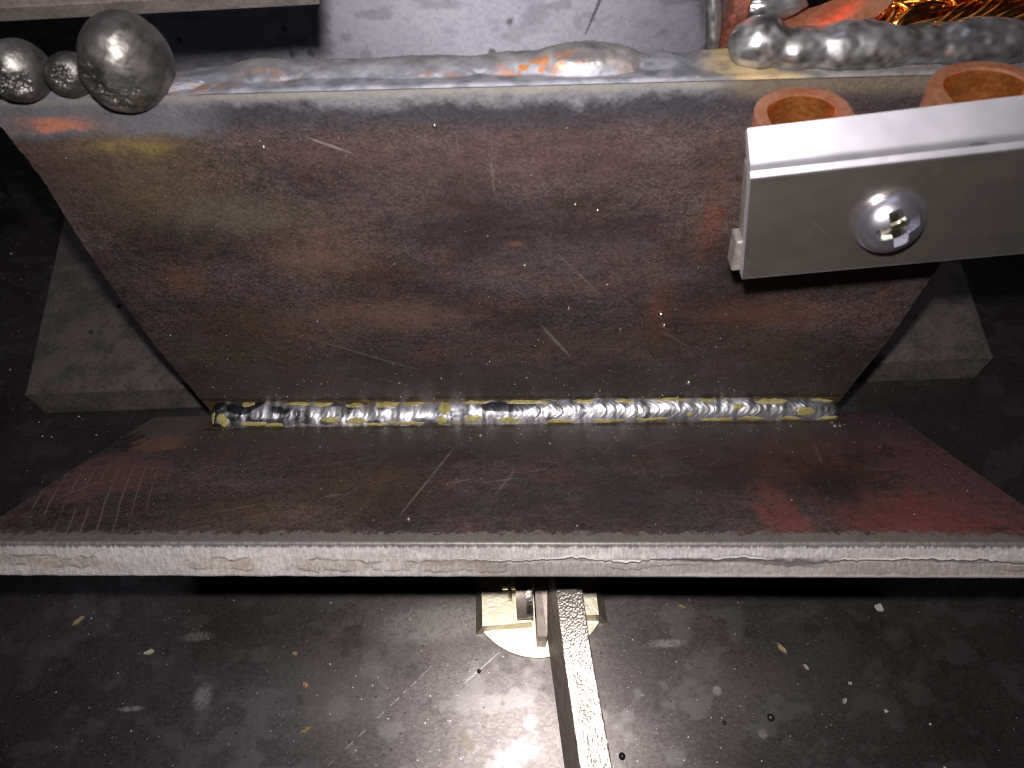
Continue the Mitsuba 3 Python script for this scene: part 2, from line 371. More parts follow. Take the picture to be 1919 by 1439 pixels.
def bumpy(f=1.0, q=0.0):
    def fn(p, n, uv):
        x, y, z = p.x * 1000 * f, p.y * 1000 * f, p.z * 1000 * f
        return fbm(x + q, y, z, 3)
    return fn


material('mat_upright', upright_colour, 0.55, 0.2, plate_bump(EX, DU), 2.2e-5)
material('mat_base', base_colour, 0.55, 0.2, plate_bump(EX, DB), 2.2e-5)
material('mat_edge', edge_colour, 0.5, 0.3)
material('mat_table', table_colour, 0.375, 0.85, table_bump, 1.2e-5)
material('mat_bar', mottled((0.072, 0.062, 0.057), (0.145, 0.124, 0.113), 0.8, 3), 0.6, 0.2, bumpy(1.5), 5e-5)
material('mat_near_bar', mottled((0.10, 0.085, 0.08), (0.17, 0.145, 0.135), 1.2, 9), 0.6, 0.2, bumpy(1.5), 4e-5)


def chrome_colour(p, n, uv):
    off = loc(p, NU)
    k = smoothstep(16.88, 16.99, off)
    c = mix((0.74, 0.73, 0.82), (0.52, 0.47, 0.43), k)
    x, s = loc(p, EX), loc(p, DU)
    c = c * (0.86 + 0.28 * fbm(x * 0.25, s * 0.5, 2, 3))
    sp = smoothstep(0.72, 0.8, fbm(x * 0.8, s * 0.8, 5, 3))
    c = mix(c, mi.Color3f(0.62, 0.55, 0.42), sp * k * 0.6)
    c = mix(c, mi.Color3f(0.75, 0.72, 0.68), scratch(x, s, 38, 71, 45, 65.5, .12) * .35)
    return mix(c, mi.Color3f(0.2, 0.19, 0.2), scratch(x, s, 55, 79.6, 57, 79.7, .25) * .7)


def chrome_rough(p, n, uv):
    off = loc(p, NU)                                                   # the leaning flange is scuffed dull, the front face still polished
    return 0.50 - 0.28 * smoothstep(16.88, 16.99, off) + 0.05 * noise(p.x * 700, p.y * 700, p.z * 700)


material('mat_chrome', chrome_colour, chrome_rough, 0.93, bumpy(0.5, 3), 1e-5)
material('mat_screw', (0.58, 0.58, 0.68), 0.27, 0.95)
material('mat_recess', mottled((0.35, 0.32, 0.2), (0.6, 0.56, 0.40), 2, 4), 0.3, 1.0)
material('mat_copper', mottled((0.74, 0.28, 0.15), (0.97, 0.48, 0.32), 1.0, 4), 0.28, 0.8, bumpy(1.8), 3e-5)
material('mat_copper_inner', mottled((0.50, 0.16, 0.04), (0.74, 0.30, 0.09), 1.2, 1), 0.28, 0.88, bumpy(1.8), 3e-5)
material('mat_braid', mottled((0.62, 0.20, 0.04), (0.97, 0.42, 0.09), 1.6, 1), 0.25, 1.0)
material('mat_jaw', mottled((0.07, 0.022, 0.014), (0.22, 0.075, 0.045), 1.2, 1), 0.45, 0.5, bumpy(2), 4e-5)
def solder_rough(p, n, uv):
    return 0.26 + 0.2 * smoothstep(0.4, 0.6, fbm(p.x * 350, p.y * 350, p.z * 350, 3))


material('mat_solder', mottled((0.16, 0.155, 0.155), (0.50, 0.50, 0.52), 0.6, 2), solder_rough, 0.9, bumpy(0.6), 2.5e-5)
material('mat_zinc', mottled((0.62, 0.56, 0.40), (0.80, 0.74, 0.58), 2, 4), 0.42, 0.9, bumpy(2.5), 3e-5)
material('mat_cast', mottled((0.40, 0.37, 0.33), (0.60, 0.56, 0.51), 2, 4), 0.42, 1.0, bumpy(3.0), 1.7e-4)
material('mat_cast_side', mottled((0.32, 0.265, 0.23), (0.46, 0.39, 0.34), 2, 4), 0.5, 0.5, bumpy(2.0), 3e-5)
material('mat_pad', mottled((0.15, 0.135, 0.12), (0.24, 0.215, 0.195), 1, 4), 0.5, 0.3)
material('mat_dark_steel', mottled((0.04, 0.04, 0.04), (0.12, 0.115, 0.11), 1, 4), 0.45, 0.8)
material('mat_spatter', (0.80, 0.78, 0.70), 0.25, 1.0)
material('mat_ball_dark', (0.05, 0.047, 0.045), 0.3, 0.6)


def sheet_colour(p, n, uv):
    x, y, z = p.x * 1000, p.y * 1000, p.z * 1000
    b = fbm(x * 0.03, y * 0.03, z * 0.03, 4)
    c = mix((0.56, 0.56, 0.70), (0.78, 0.77, 0.90), smoothstep(0.25, 0.75, 0.7 * b + 0.3 * noise(x * 0.8, y * 0.8, z * 0.8)))
    f1, f2, r = voronoi(x * 0.055 + 3, z * 0.07)
    c = mix(c, mi.Color3f(0.10, 0.10, 0.13), (1 - smoothstep(0.04, 0.13, f1 + 0.1 * noise(x * 0.6, z * 0.6) - .04)) * smoothstep(0.4, 0.42, r) * 0.75)
    d = smoothstep(0.62, 0.78, fbm(x * 0.06 + 3, y * 0.02, z * 0.12, 3))
    c = mix(c, mi.Color3f(0.3, 0.3, 0.38), d * 0.5)
    f1, f2, r = voronoi(x * 0.16 + 3, z * 0.2)
    c = mix(c, mi.Color3f(0.16, 0.16, 0.2), (1 - smoothstep(0.03, 0.10, f1)) * smoothstep(0.82, 0.84, r) * 0.5)
    e = smoothstep(0.60, 0.72, fbm(x * 0.12 + 9, y * 0.1, z * 0.16, 4))
    c = mix(c, mi.Color3f(0.30, 0.30, 0.38), e * 0.45)
    return mix(c, mi.Color3f(0.12, 0.12, 0.15), scratch(x, z, 36, 22, 48, 45, .7) * 0.8)


material('mat_sheet', sheet_colour, 0.56, 0.95)


def melt_colour(p, n, uv):
    x, d, s = loc(p, EX), -loc(p, NU), loc(p, DU)
    g = fbm(x * 0.5, d * 0.7, s, 4)
    c = mix((0.15, 0.155, 0.185), (0.27, 0.275, 0.32), smoothstep(0.3, 0.7, g))
    hot = smoothstep(0.8, 2.4, s - HU)                                 # bare metal on the swellings
    c = mix(c, mi.Color3f(0.21, 0.20, 0.20) * (0.5 + g), hot * 0.85)
    fl = fbm(x * 0.9, d * 1.6, 4, 3)
    for (a, b, ra, rb, k) in ((-33, 2.6, 4.5, .9, .8), (-41, 1.4, 3.0, 1.0, .8), (-9, 2.2, 3.0, .8, .6), (17, 2.2, 3, .8, .35), (-45, .8, 3, 1.0, .8)):
        q = dr.exp(-dr.square(dr.square((x - a) / ra) + dr.square((d - b) / rb)))
        c = mix(c, mi.Color3f(0.30, 0.17, 0.11), dr.clip(q * 1.2, 0, 1) * smoothstep(.42, .62, fl) * k)
    rs = dr.exp(-dr.square((x - 4.5) / 5.5) ** 2 - dr.square((d - 2.6) / 1.0) ** 2)
    c = mix(c, mi.Color3f(0.34, 0.13, 0.035), dr.clip(rs * (1.6 * g), 0, 1) * smoothstep(.45, .6, fbm(x * .8, d * 1.5, 3, 3)))
    ol = smoothstep(25, 30, x) * (1 - smoothstep(38, 44, x))
    c = mix(c, mi.Color3f(0.42, 0.30, 0.13) * (0.5 + g), ol * smoothstep(0.3, 0.6, g + .1) * 0.75)
    dk = smoothstep(36, 44, x) * (1 - hot)
    return mix(c, mi.Color3f(0.18, 0.165, 0.15) * (0.5 + g), dk * 0.7)


def melt_rough(p, n, uv):
    s = loc(p, DU)
    x, d = loc(p, EX), -loc(p, NU)
    g = mi.Float(0.0)
    for (a, b, ra, rb) in ((-32, 2.8, 5, 1.2), (-14, 2.4, 4, 1.1), (-6, 2.2, 3, 1.0), (10.5, 3.0, 4.5, 1.6), (19, 2.6, 3, 1.2)):
        g = dr.maximum(g, dr.exp(-dr.square(dr.square((x - a) / ra) + dr.square((d - b) / rb))))
    return 0.72 - 0.44 * g * smoothstep(0.35, 0.5, fbm(x * 0.8, d * 1.2, 2, 3) + 0.12)


material('mat_melt', melt_colour, melt_rough, 0.6, bumpy(1.3), 9e-5)


def ball_colour(p, n, uv):
    x, y, z = p.x * 1000, p.y * 1000, p.z * 1000
    g = fbm(x * 0.35, y * 0.35, z * 0.35, 4)
    c = mix((0.07, 0.066, 0.064), (0.175, 0.167, 0.162), smoothstep(0.3, 0.7, g))
    lo = smoothstep(104.5, 98, z + 3 * (g - .5))
    c = mix(c, mi.Color3f(0.22, 0.17, 0.12), lo * smoothstep(.45, .6, noise(x * 1.1, y * 1.1, z * 1.1)) * 0.7)
    return mix(c, mi.Color3f(0.05, 0.045, 0.045), smoothstep(0.5, 0.85, fbm(x * 0.5 + 5, y * 0.5, z * 0.5, 4)) * 0.7)


material('mat_ball', ball_colour, 0.46, 0.8, bumpy(0.6), 2.0e-4)


def bead_colour(p, n, uv):
    x, u, b = loc(p, EX), loc(p, DU), loc(p, DB)
    t = u - b                                                          # +5.8 at the upper toe, -5.6 at the lower toe
    v = x - 0.16 * dr.square(t + 0.3)                                  # follows the ripples
    c = mix((0.50, 0.50, 0.55), (0.74, 0.74, 0.79), fbm(v * 0.9, t * 0.6, 2, 3))
    c = c * (0.72 + 0.5 * noise(v * 2.6, t * 0.5, 5))
    w = dr.exp(-dr.square((t - 1.3 + 1.8 * (noise(x * 0.2, 3) - .5)) / 1.25))
    smut = smoothstep(0.32, 0.80, w * (0.05 + 1.35 * smoothstep(0.25, 0.75, fbm(v * 0.2 + 4, t * 0.12, 2, 3))))
    low = smoothstep(0.55, 0.68, fbm(v * 0.22 + 40, t * 0.5, 8, 3)) * 0.75
    c = mix(c, mi.Color3f(0.035, 0.037, 0.047), dr.maximum(smut * 0.95, low) * (1 - 0.55 * smoothstep(-5, 20, x)))
    left = (1 - smoothstep(-71, -60, x)) * smoothstep(0.3, 0.5, noise(v * 0.5, t * 0.6, 3) + 0.15)
    right = smoothstep(69, 73, x)
    c = mix(c, mi.Color3f(0.04, 0.042, 0.05), dr.maximum(left * 0.8, right * 0.8))
    toe = smoothstep(3.6, 4.8, dr.abs(t + 0.1)) * smoothstep(0.3, 0.6, noise(x * 0.7, t * 0.3, 13))
    return mix(c, mi.Color3f(0.50, 0.43, 0.27), toe * 0.55)


material('mat_bead', bead_colour, 0.48, 0.95)
material('mat_slag', mottled((0.22, 0.185, 0.065), (0.34, 0.295, 0.13), 1.0, 4), 0.3, 0.0, bumpy(1.5), 3e-5, spec=0.6)
for nm, cc in (('tan', (0.28, 0.20, 0.11)), ('cream', (0.36, 0.32, 0.22)), ('orange', (0.34, 0.17, 0.09)), ('olive', (0.22, 0.19, 0.07)), ('white', (0.42, 0.41, 0.40))):
    material('mat_chip_' + nm, cc, 0.6, 0.0)

# ------------------------------------------------------------------ setting
put('bench_top', trimesh.creation.box(extents=(900, 900, 20), transform=trimesh.transformations.translation_matrix([0, 150, -10])), 'mat_table')
tag('bench_top', 'dark scuffed steel bench top under everything', kind='structure')

# pale sheet leaning behind the joint
a_ = math.radians(66)
FS = frame([-20, 236, 0], [1, 0, 0], [0, math.cos(a_), math.sin(a_)], [0, -math.sin(a_), math.cos(a_)])
put('metal_sheet', cbox((-130, 0, -1.5), (108, 260, 0), 0.3), 'mat_sheet', FS)
tag('metal_sheet', 'pale grey dented metal sheet leaning behind the welded plates', 'metal sheet')

# ------------------------------------------------------------------ welded joint: upright plate
J = 'welded_joint'
tag(J, 'two dark steel plates welded into a trough with a shiny bead', 'welded joint')
le = [(-75.4, HU), (-74.3, 75.2), (-73.9, 67.0), (-75.2, 54.3), (-76.0, 41.0), (-76.1, 25.8), (-74.7, 1.0), (-74.6, 0)]
ls = np.linspace(0, HU, 260)
lx = np.interp(ls, [q[1] for q in le[::-1]], [q[0] for q in le[::-1]]) + 0.16 * (meshkit.fbm(np.stack([ls * 0.9, ls * 0, ls * 0], 1), 3, 3) - 0.5) * 2
rx = np.interp(ls, [0, 2, 26, 46, HU], [73.2, 73.4, 75.3, 75.2, 75.6]) + 0.12 * (meshkit.fbm(np.stack([ls * 0.9, ls * 0 + 7, ls * 0], 1), 3, 5) - 0.5) * 2
put(J + '__upright_plate', prism(np.vstack([np.stack([lx, ls], 1), np.stack([rx, ls], 1)[::-1]]), -7.0, 0.0), 'mat_upright', FU)
tag(J + '__upright_plate', 'upright plate with brown mill scale and heat tints')

# base plate and its sheared front edge
XB0, XB1, TB = -90.6, 86.8, 6.69
bs = np.linspace(-0.2, HB - 0.35, 120)
bl_ = np.interp(bs, [-.2, 1.25, 9.5, 32.4, 45.6, HB], [-88.0, -89.9, -90.2, -90.6, -90.6, -90.6])
br_ = np.interp(bs, [-.2, 0, 6, 23.6, 36.6, HB], [86.9, 87.0, 87.4, 86.8, 86.8, 86.8])
put(J + '__base_plate', prism(np.vstack([np.stack([bl_, bs], 1), np.stack([br_, bs], 1)[::-1]]), -TB, 0.0), 'mat_base', FB)
tag(J + '__base_plate', 'base plate with dark mill scale, red tints and scratches')


def edge_surface(X, V):
    d = np.clip(V, 0, TB + 0.0)                                       # depth below the face
    w1 = 1.2 * (meshkit.fbm(np.stack([X * 0.11, X * 0 + 3, X * 0], -1), 4, 1) - 0.5)
    h = 0.07 * (meshkit.fbm(np.stack([X * 1.0, d * 1.0, X * 0], -1), 3, 5) - 0.5) + 0.02 * (meshkit.noise(np.stack([X * 4, d * 2.4, X * 0], -1), 8) - 0.5)
    right = np.clip((X + 22) / 24, 0, 1)
    step = 1 / (1 + np.exp(-(d - 3.5 - w1) * 7))
    h += -0.10 * step * right - 0.14 * np.exp(-((d - 3.5 - w1) / 0.22) ** 2) * right
    br = np.clip((meshkit.noise(np.stack([X * 0.055 + 1.3, X * 0 + 6, X * 0], -1), 2) - 0.4) * 12, 0, 1) * np.clip((-4 - X) / 10, 0, 1)
    rag = 0.5 * (meshkit.fbm(np.stack([X * 0.6, X * 0 + 9, X * 0], -1), 3, 4) - 0.5)
    h += -0.10 * br * (1 / (1 + np.exp((np.abs(d - 4.1 - 0.5 * w1) + rag - 0.9) * 9)))
    rnd = np.where(d < 0.45, -(0.45 - np.sqrt(np.maximum(0, 0.45 ** 2 - (0.45 - d) ** 2))), 0)
    low = -0.35 * np.clip((d - TB + 0.5) / 0.5, 0, 1) ** 2
    s = HB + h + rnd + low
    drop = 0.22 * (meshkit.fbm(np.stack([X * 0.5, X * 0, X * 0 + 4], -1), 4, 6) - 0.35) * np.clip((d - TB + 0.8) / 0.8, 0, 1)
    # the last row turns back under the plate
    back = V > TB
    return np.stack([X, np.where(back, HB - 1.2, s), -(d + drop)], -1)


vs = np.concatenate([np.linspace(0, 0.5, 7), np.linspace(0.65, TB, 30), [TB + 0.01]])
em = grid(np.linspace(XB0, XB1, 1300), vs, edge_surface)
ev = np.array(em.vertices).reshape(1300, len(vs), 3)
ev[:, 0, 1] = HB - 0.45
put(J + '__base_plate__cut_edge', trimesh.Trimesh(ev.reshape(-1, 3), em.faces, process=False), 'mat_edge', FB, smooth=True)
tag(J + '__base_plate__cut_edge', 'bare grey sheared front edge with torn groove')

# ------------------------------------------------------------------ weld bead
BIS = (DU + DB) / np.linalg.norm(DU + DB)


def toe_u(x):
    return 5.8 + 0.35 * np.sin(x * 0.05) + 0.8 * (meshkit.fbm(np.stack([x * 0.22, x * 0 + 1, x * 0], -1), 3, 2) - 0.5) + 0.5 * (meshkit.noise(np.stack([x * 0.8, x * 0, x * 0], -1), 9) - .5)


def toe_b(x):
    return 5.55 - 0.017 * x + 0.8 * (meshkit.fbm(np.stack([x * 0.22, x * 0 + 4, x * 0], -1), 3, 3) - 0.5) + 0.5 * (meshkit.noise(np.stack([x * 0.8, x * 0, x * 0 + 3], -1), 9) - .5)


X0, X1 = -73.4, 74.2


def bead_point(x, t, lift=0.0):
    endf = np.clip(np.minimum((x - X0) / 2.6, (X1 - x) / 4.5), 0, 1)
    endw = np.sqrt(np.clip(endf * (2 - endf), 0.02, 1))
    su, sb = toe_u(x) * (0.35 + 0.65 * endw), toe_b(x) * (0.35 + 0.65 * endw)
    P = O + EX * x[..., None] + DU * (su * t)[..., None] + DB * (sb * (1 - t))[..., None]
    q = 1 - (2 * t - 1) ** 2
    lump = meshkit.fbm(np.stack([x * 0.16, t * 1.2, x * 0], -1), 3, 12) - 0.5
    ph = (x + 3.8 * (2 * t - 1) ** 2 + 2.5 * (meshkit.fbm(np.stack([x * 0.12, t * 0.5, x * 0], -1), 2, 5) - .5)) / 1.25
    fr_ = ph - np.floor(ph)
    amp = 0.5 + meshkit.noise(np.stack([np.floor(ph), x * 0, x * 0], -1), 4)
    rip = np.where(fr_ < 0.7, fr_ / 0.7, (1 - fr_) / 0.3)
    ph2 = ph / 4.1
    f2 = ph2 - np.floor(ph2)
    rip2 = np.where(f2 < 0.8, f2 / 0.8, (1 - f2) / 0.2)
    h = 1.05 * q * (0.35 + 0.65 * endw) + q * (0.55 * lump + 0.05 * amp * (rip - .5) + 0.13 * (rip2 - .5)) + lift
    crater = np.exp(-((x - (X1 - 4.5)) / 2.6) ** 2) * q
    h = h - 0.7 * crater
    h += 0.025 * (meshkit.noise(np.stack([x * 3.0, t * 14, x * 0], -1), 3) - .5) * np.sqrt(np.clip(q, 0, 1))
    return P + BIS * h[..., None] + (BIS * 0.03)


bm = grid(np.linspace(X0, X1, 1500), np.linspace(0, 1, 44), bead_point)
put(J + '__weld_bead', bm, 'mat_bead', smooth=True)
tag(J + '__weld_bead', 'bright silvery rippled weld bead along the bottom of the trough')
# glassy yellow slag islands: x, position across (1 = upper toe), half length, half width across
SLAG = [(-71.8, .35, .7, .22), (-69.4, .22, 1.4, .3), (-63.9, .88, 1.7, .13), (-62, .12, 3.2, .09), (-52, .93, 2.6, .09), (-46, .92, 2.2, .10), (-44, .26, 2.4, .15), (-38.5, .9, 2.4, .13), (-38, .22, 2.6, .14), (-31, .9, 2.6, .2), (-24.5, .94, 2.6, .12), (-26, .09, 4.6, .08),
        (-17.4, .74, 1.3, .34), (-17.8, .2, 1.1, .2), (-10, .95, 3, .1), (-10.6, .24, 2.1, .15), (-2.5, .18, 2.6, .12), (1.2, .93, 4.6, .12), (6, .85, 1.0, .1), (9.5, .07, 3.5, .08), (15, .93, 2.4, .14), (20, .08, 3.6, .07), (24, .9, 2.4, .12), (30, .1, 4, .08),
        (35, .93, 3.6, .1), (43, .9, 1.8, .12), (45, .07, 4.4, .08), (50, .62, 1.3, .14), (53, .1, 3.4, .08), (57.5, .87, 3.4, .18), (62, .1, 2.4, .09), (65, .36, 2.2, .2), (69.5, .93, 3.2, .08), (71.5, .08, 2.8, .1), (-57, .08, 2.5, .08), (-33, .05, 3, .07), (39, .3, .7, .1)]
for i, (cx, ct, rx_, rt) in enumerate(SLAG):
    nr, na = 7, 40
    rr, aa = np.meshgrid(np.linspace(0, 1, nr), np.linspace(0, 2 * math.pi, na, endpoint=False), indexing='ij')
    wob = 1 + 0.55 * (meshkit.fbm(np.stack([np.cos(aa) * 1.3 + i * 7, np.sin(aa) * 1.3, aa * 0], -1), 3, i) - 0.5) * 2
    xx = np.clip(cx + rx_ * rr * wob * np.cos(aa), X0 + .05, X1 - .05)
    tt = np.clip(ct + rt * rr * wob * np.sin(aa), 0.005, 0.995)
    P = bead_point(xx, tt, 0.0) + BIS * (0.16 * (1 - rr ** 4) - 0.05 * (rr > .99))[..., None]
    v = P.reshape(-1, 3)
    f = []
    for r_ in range(nr - 1):
        for k in range(na):
            a0, a1 = r_ * na + k, r_ * na + (k + 1) % na
            f += [[a0, a0 + na, a1 + na], [a0, a1 + na, a1]]
    put(J + '__weld_bead__slag_island', trimesh.Trimesh(v, np.array(f), process=False), 'mat_slag', smooth=True)

# ------------------------------------------------------------------ molten top edge
def gb(X, D, cx, cd, rx_, rd, h):
    q = 1 - ((X - cx) / rx_) ** 2 - ((D - cd) / rd) ** 2
    return h * np.sqrt(np.clip(q, 0, None))


def smax(a, b, k=0.8):
    return np.log(np.exp(a / k) + np.exp(b / k)) * k


def melt_height(X, D):
    h = 0.10 + 0.25 * (meshkit.fbm(np.stack([X * 0.3, D * 0.4, X * 0], -1), 3, 3) - 0.4)
    for (cx, cd, rx_, rd, hh) in ((-34.5, 4.9, 7.0, 3.0, 2.4), (-24, 5.4, 10, 2.8, 1.7), (-12, 5.0, 13, 3.0, 2.1), (2, 5.0, 9, 2.9, 2.4), (11, 4.7, 9, 3.5, 3.6), (20, 5.4, 6, 2.8, 1.4), (31, 5.4, 6, 4.2, 1.2)):
        h = smax(h, gb(X, D, cx, cd, rx_, rd, hh) - 0.0, 0.35)
    h += 0.22 * (meshkit.fbm(np.stack([X * 0.7, D * 0.9, X * 0], -1), 4, 8) - 0.5) * np.clip(h, 0, 1)
    return h - 0.24


def melt_surface(X, D):
    h = melt_height(X, np.clip(D, 0.0, 7.4))
    edge = np.clip(D / 0.5, 0, 1) ** 0.5 * np.clip((75.4 - X) / 1.5, 0, 1)
    h = np.maximum(h * edge, 0.02) * np.clip((X + 47.5) / 6, 0.05, 1)
    dd = np.where(D > 7.4, 7.4, D)
    return np.stack([X, HU + np.where(D > 7.4, -1.0, h), -dd], -1)


mm_ = grid(np.linspace(-47, 75.4, 700), np.concatenate([np.linspace(0.02, 7.4, 46), [7.5]]), melt_surface)
put(J + '__melted_edge', mm_, 'mat_melt', FU, smooth=True)
tag(J + '__melted_edge', 'blue-grey melted top edge with long shiny swellings')
# two bright frozen beads on the right of the edge, one long lump
def lumps(specs, key, mat, label, seed):
    parts = []
    for (cx, cs, co, rx_, rs, ro) in specs:
        s_ = m3.Manifold.sphere(1.0, 40).scale((rx_, rs, ro)).translate((cx, cs, co))
        parts.append(s_)
    m = m3.Manifold.batch_boolean(parts, m3.OpType.Add).refine_to_length(0.35)
    me = m.to_mesh()
    tm = trimesh.Trimesh(me.vert_properties[:, :3], me.tri_verts, process=True)
    trimesh.smoothing.filter_laplacian(tm, iterations=8)
    n = tm.vertex_normals
    v = np.array(tm.vertices)
    d = 0.9 * (meshkit.fbm(v * 0.36, 2, seed) - 0.5)  + 0.02 * (meshkit.noise(v * 2.6, seed) - .5)
    put(key, trimesh.Trimesh(v + n * d[:, None], tm.faces, process=False), mat, FU, smooth=True)
    tag(key, label)


lumps([(34.5, HU + 2.2, -4.8, 4.2, 3.4, 3.6), (40, HU + 1.6, -4.2, 6.5, 2.8, 3.2), (47.3, HU + 1.6, -3.9, 8.5, 3.4, 3.4), (55.5, HU + 1.3, -4.4, 7, 2.6, 2.9), (63.5, HU + 1.5, -4.2, 9, 3.1, 3.2), (73, HU + 1.2, -4, 8, 2.8, 2.9)],
      J + '__frozen_metal', 'mat_solder', 'row of bright frozen metal lumps on the right of the top edge', 4)
# balls of frozen metal at the left end
def ball(key, c, r, st, seed, label, pits):
    m = trimesh.creation.icosphere(subdivisions=6)
    v = np.array(m.vertices)
    d = 1 + 0.05 * (meshkit.fbm(v * 1.0 + seed, 3, seed) * 2 - 1) + 0.02 * (meshkit.fbm(v * 4 + seed, 3, seed) - .5)
    d += 0.16 * np.clip(v[:, 2] - 0.6, 0, 1) + 0.0
    for (px, py, pz, pr, dep) in pits:
        a = np.array([px, py, pz], float); a /= np.linalg.norm(a)
        ang = np.arccos(np.clip(v @ a, -1, 1))
        m_ = np.clip(1 - (ang / pr) ** 2, 0, 1)
        d += -dep * m_ ** 2 + dep * 1.6 * m_ * (meshkit.fbm(v * 7 + seed, 3, seed + 1) - 0.5) * 1.6
    v = v * d[:, None] * r * np.array(st)
    sq = np.array([-0.74, 0.50, 0.38]); sq /= np.linalg.norm(sq)          # drooped balls: a little flattened
    v = v - np.outer(v @ sq, sq) * 0.23
    put(key, trimesh.Trimesh(v + np.array(c), m.faces, process=False), 'mat_ball', smooth=True)
    tag(key, label)


ball(J + '__metal_ball', (-49.3, 83.4, 104.4), 6.35, (1, .95, 1.0), 3, 'largest frozen metal ball, pitted low on its front', [(-.38, -.72, .02, .62, .13), (-.1, -.8, -.45, .45, .10), (.35, -.8, -.25, .4, .06), (-.7, -.3, .3, .3, .05)])
ball(J + '__metal_ball', (-63.9, 83.4, 104.2), 4.1, (1.02, 1, 1), 8, 'smaller pitted metal ball at the left end of the edge', [(-.3, -.8, .1, .75, .16), (.4, -.7, -.1, .5, .12), (0, -.7, .6, .3, .05)])
ball(J + '__metal_ball', (-57.7, 83.6, 103.3), 2.75, (1.25, 1, 1.1), 12, 'smallest metal ball wedged between two larger ones', [(0, -.8, .3, .7, .12)])
# low fused skin that carries the balls
fm = blob((0, 0, 0), 1, 5, 0.10, 0.8, 5)
fm.apply_scale((17.5, 1.7, 2.4))
put(J + '__melted_edge', trimesh.Trimesh(fm.vertices + [-60, HU + 0.2, -2.4], fm.faces, process=False), 'mat_melt', FU, smooth=True)

# ------------------------------------------------------------------ spatter
PIL = J + '__upright_plate__spatter_bead'
for (x, s, r) in ((2, 47.3, .42), (10.3, 36.2, .40), (28.2, 34.3, .55), (29.3, 31.2, .48), (-39.5, 33.5, .26), (14.1, 58.9, .28), (10.4, 60.1, .24), (37.7, 12.5, .5), (-10.5, 74.2, .4), (17.1, 42.3, .22), (-36.6, 71.5, .25), (33, 46, .2)):
    put(PIL, blob((x, s, r * 0.55), r, 3, 0.12, 1, int(r * 100), (1, 1.2, 1)), 'mat_spatter', FU, smooth=True)
for (x, s, r) in ((-8.5, 12.6, .32), (35.1, 7.1, .36), (59.9, .6, .34), (70.5, 8.5, .34), (6.7, 16.7, .28), (16.4, 10.1, .24), (-18, 46.5, .3)):
    put(J + '__base_plate__spatter_bead', blob((x, s, r * 0.55), r, 3, 0.12, 1, int(r * 100)), 'mat_spatter', FB, smooth=True)
ico = trimesh.creation.icosphere(subdivisions=1)
for key, fr, n, smax_, x0, x1 in ((J + '__upright_plate__spatter', FU, 520, 74, -72, 72), (J + '__base_plate__spatter', FB, 420, 51, -86, 84)):
    ms = []
    for i in range(n):
        s = 6.2 + min(rng.exponential(7.0), 60) if rng.random() < 0.75 else rng.uniform(6, smax_)
        if s > smax_: continue
        x, r = rng.uniform(x0, x1), 0.05 + min(rng.exponential(0.035), 0.16)
        ms.append(trimesh.Trimesh(ico.vertices * r + [x, s, r * 0.6], ico.faces, process=False))
    put(key, cat(ms), 'mat_spatter', fr, smooth=True)
    tag(key, 'fine bright weld spatter', kind='stuff')

# ------------------------------------------------------------------ steel bar lying behind the joint
bt = np.array([(-135.8, 97.8), (132.4, 93.2), (145, 158), (-151, 172)])
bb = np.array([(-134.5, 96.4), (131, 91.8), (144, 158), (-151, 172)])
ins = np.array([(1.2, 1.2), (-1.2, 1.2), (-1.2, -1.2), (1.2, -1.2)])
bv = np.vstack([np.c_[bb, np.full(4, .02)], np.c_[bt, np.full(4, 7.6)], np.c_[bt + ins, np.full(4, 9.0)]])
bar = trimesh.convex.convex_hull(bv)
bar = trimesh.Trimesh(*trimesh.remesh.subdivide_to_size(bar.vertices, bar.faces, 6.0), process=False)
put('steel_bar', bar, 'mat_bar')
tag('steel_bar', 'flat grey steel bar lying on the bench behind the weld', 'steel bar')
ms = [trimesh.Trimesh(ico.vertices * r + [x, y, 9 + r * .4], ico.faces, process=False) for x, y, r in ((-118, 128, .7), (-123, 118, .6), (-112, 138, .5), (122, 125, .6), (-90, 112, .4), (-127, 134, .5), (116, 108, .4))]
for m in ms: put('steel_bar__spatter_bead', m, 'mat_dark_steel', smooth=True)

# ------------------------------------------------------------------ near bar, top left, on its post outside the frame
NBAR = 'raised_bar'
FN = frame([-24.1, 93.0, 106.3], [-0.9999, 0.006, -0.004], [0.006, .9, .43], [0, -.43, .9])
put(NBAR + '__flat_bar', cbox((0, 0, 0), (240, 34, 2.6), 0.15), 'mat_near_bar', FN)
put(NBAR + '__post', cbox((-268, 98, 0.0), (-255, 118, 107.5), 0.5), 'mat_near_bar')
tag(NBAR, 'blurred grey-brown steel bar jutting across the top left corner', 'steel bar')

# dark rod at the left edge
put('steel_rod', tube([(-225, 166, 16), (-205, 174, 15), (-178, 186, 13), (-176.5, 186.7, 13)], [7, 7, 7, 6], 24), 'mat_dark_steel', smooth=40)
tag('steel_rod', 'rounded dark rod end poking in at the left edge', 'rod')

# ------------------------------------------------------------------ earth clamp on the right
E_ = 'earth_clamp'
tag(E_, 'shiny steel and copper earth clamp gripping the top right of the upright plate', 'clamp')
th = math.radians(6.2)
B1, B2 = EX * math.cos(th) + DU * math.sin(th), EX * math.sin(th) - DU * math.cos(th)
OC = O + EX * 30.3 + DU * 76.7
FC = frame(OC, B1, B2, NU)                                             # along, down, off the plate
prof = []                                                              # outer outline in (down, off), then inner
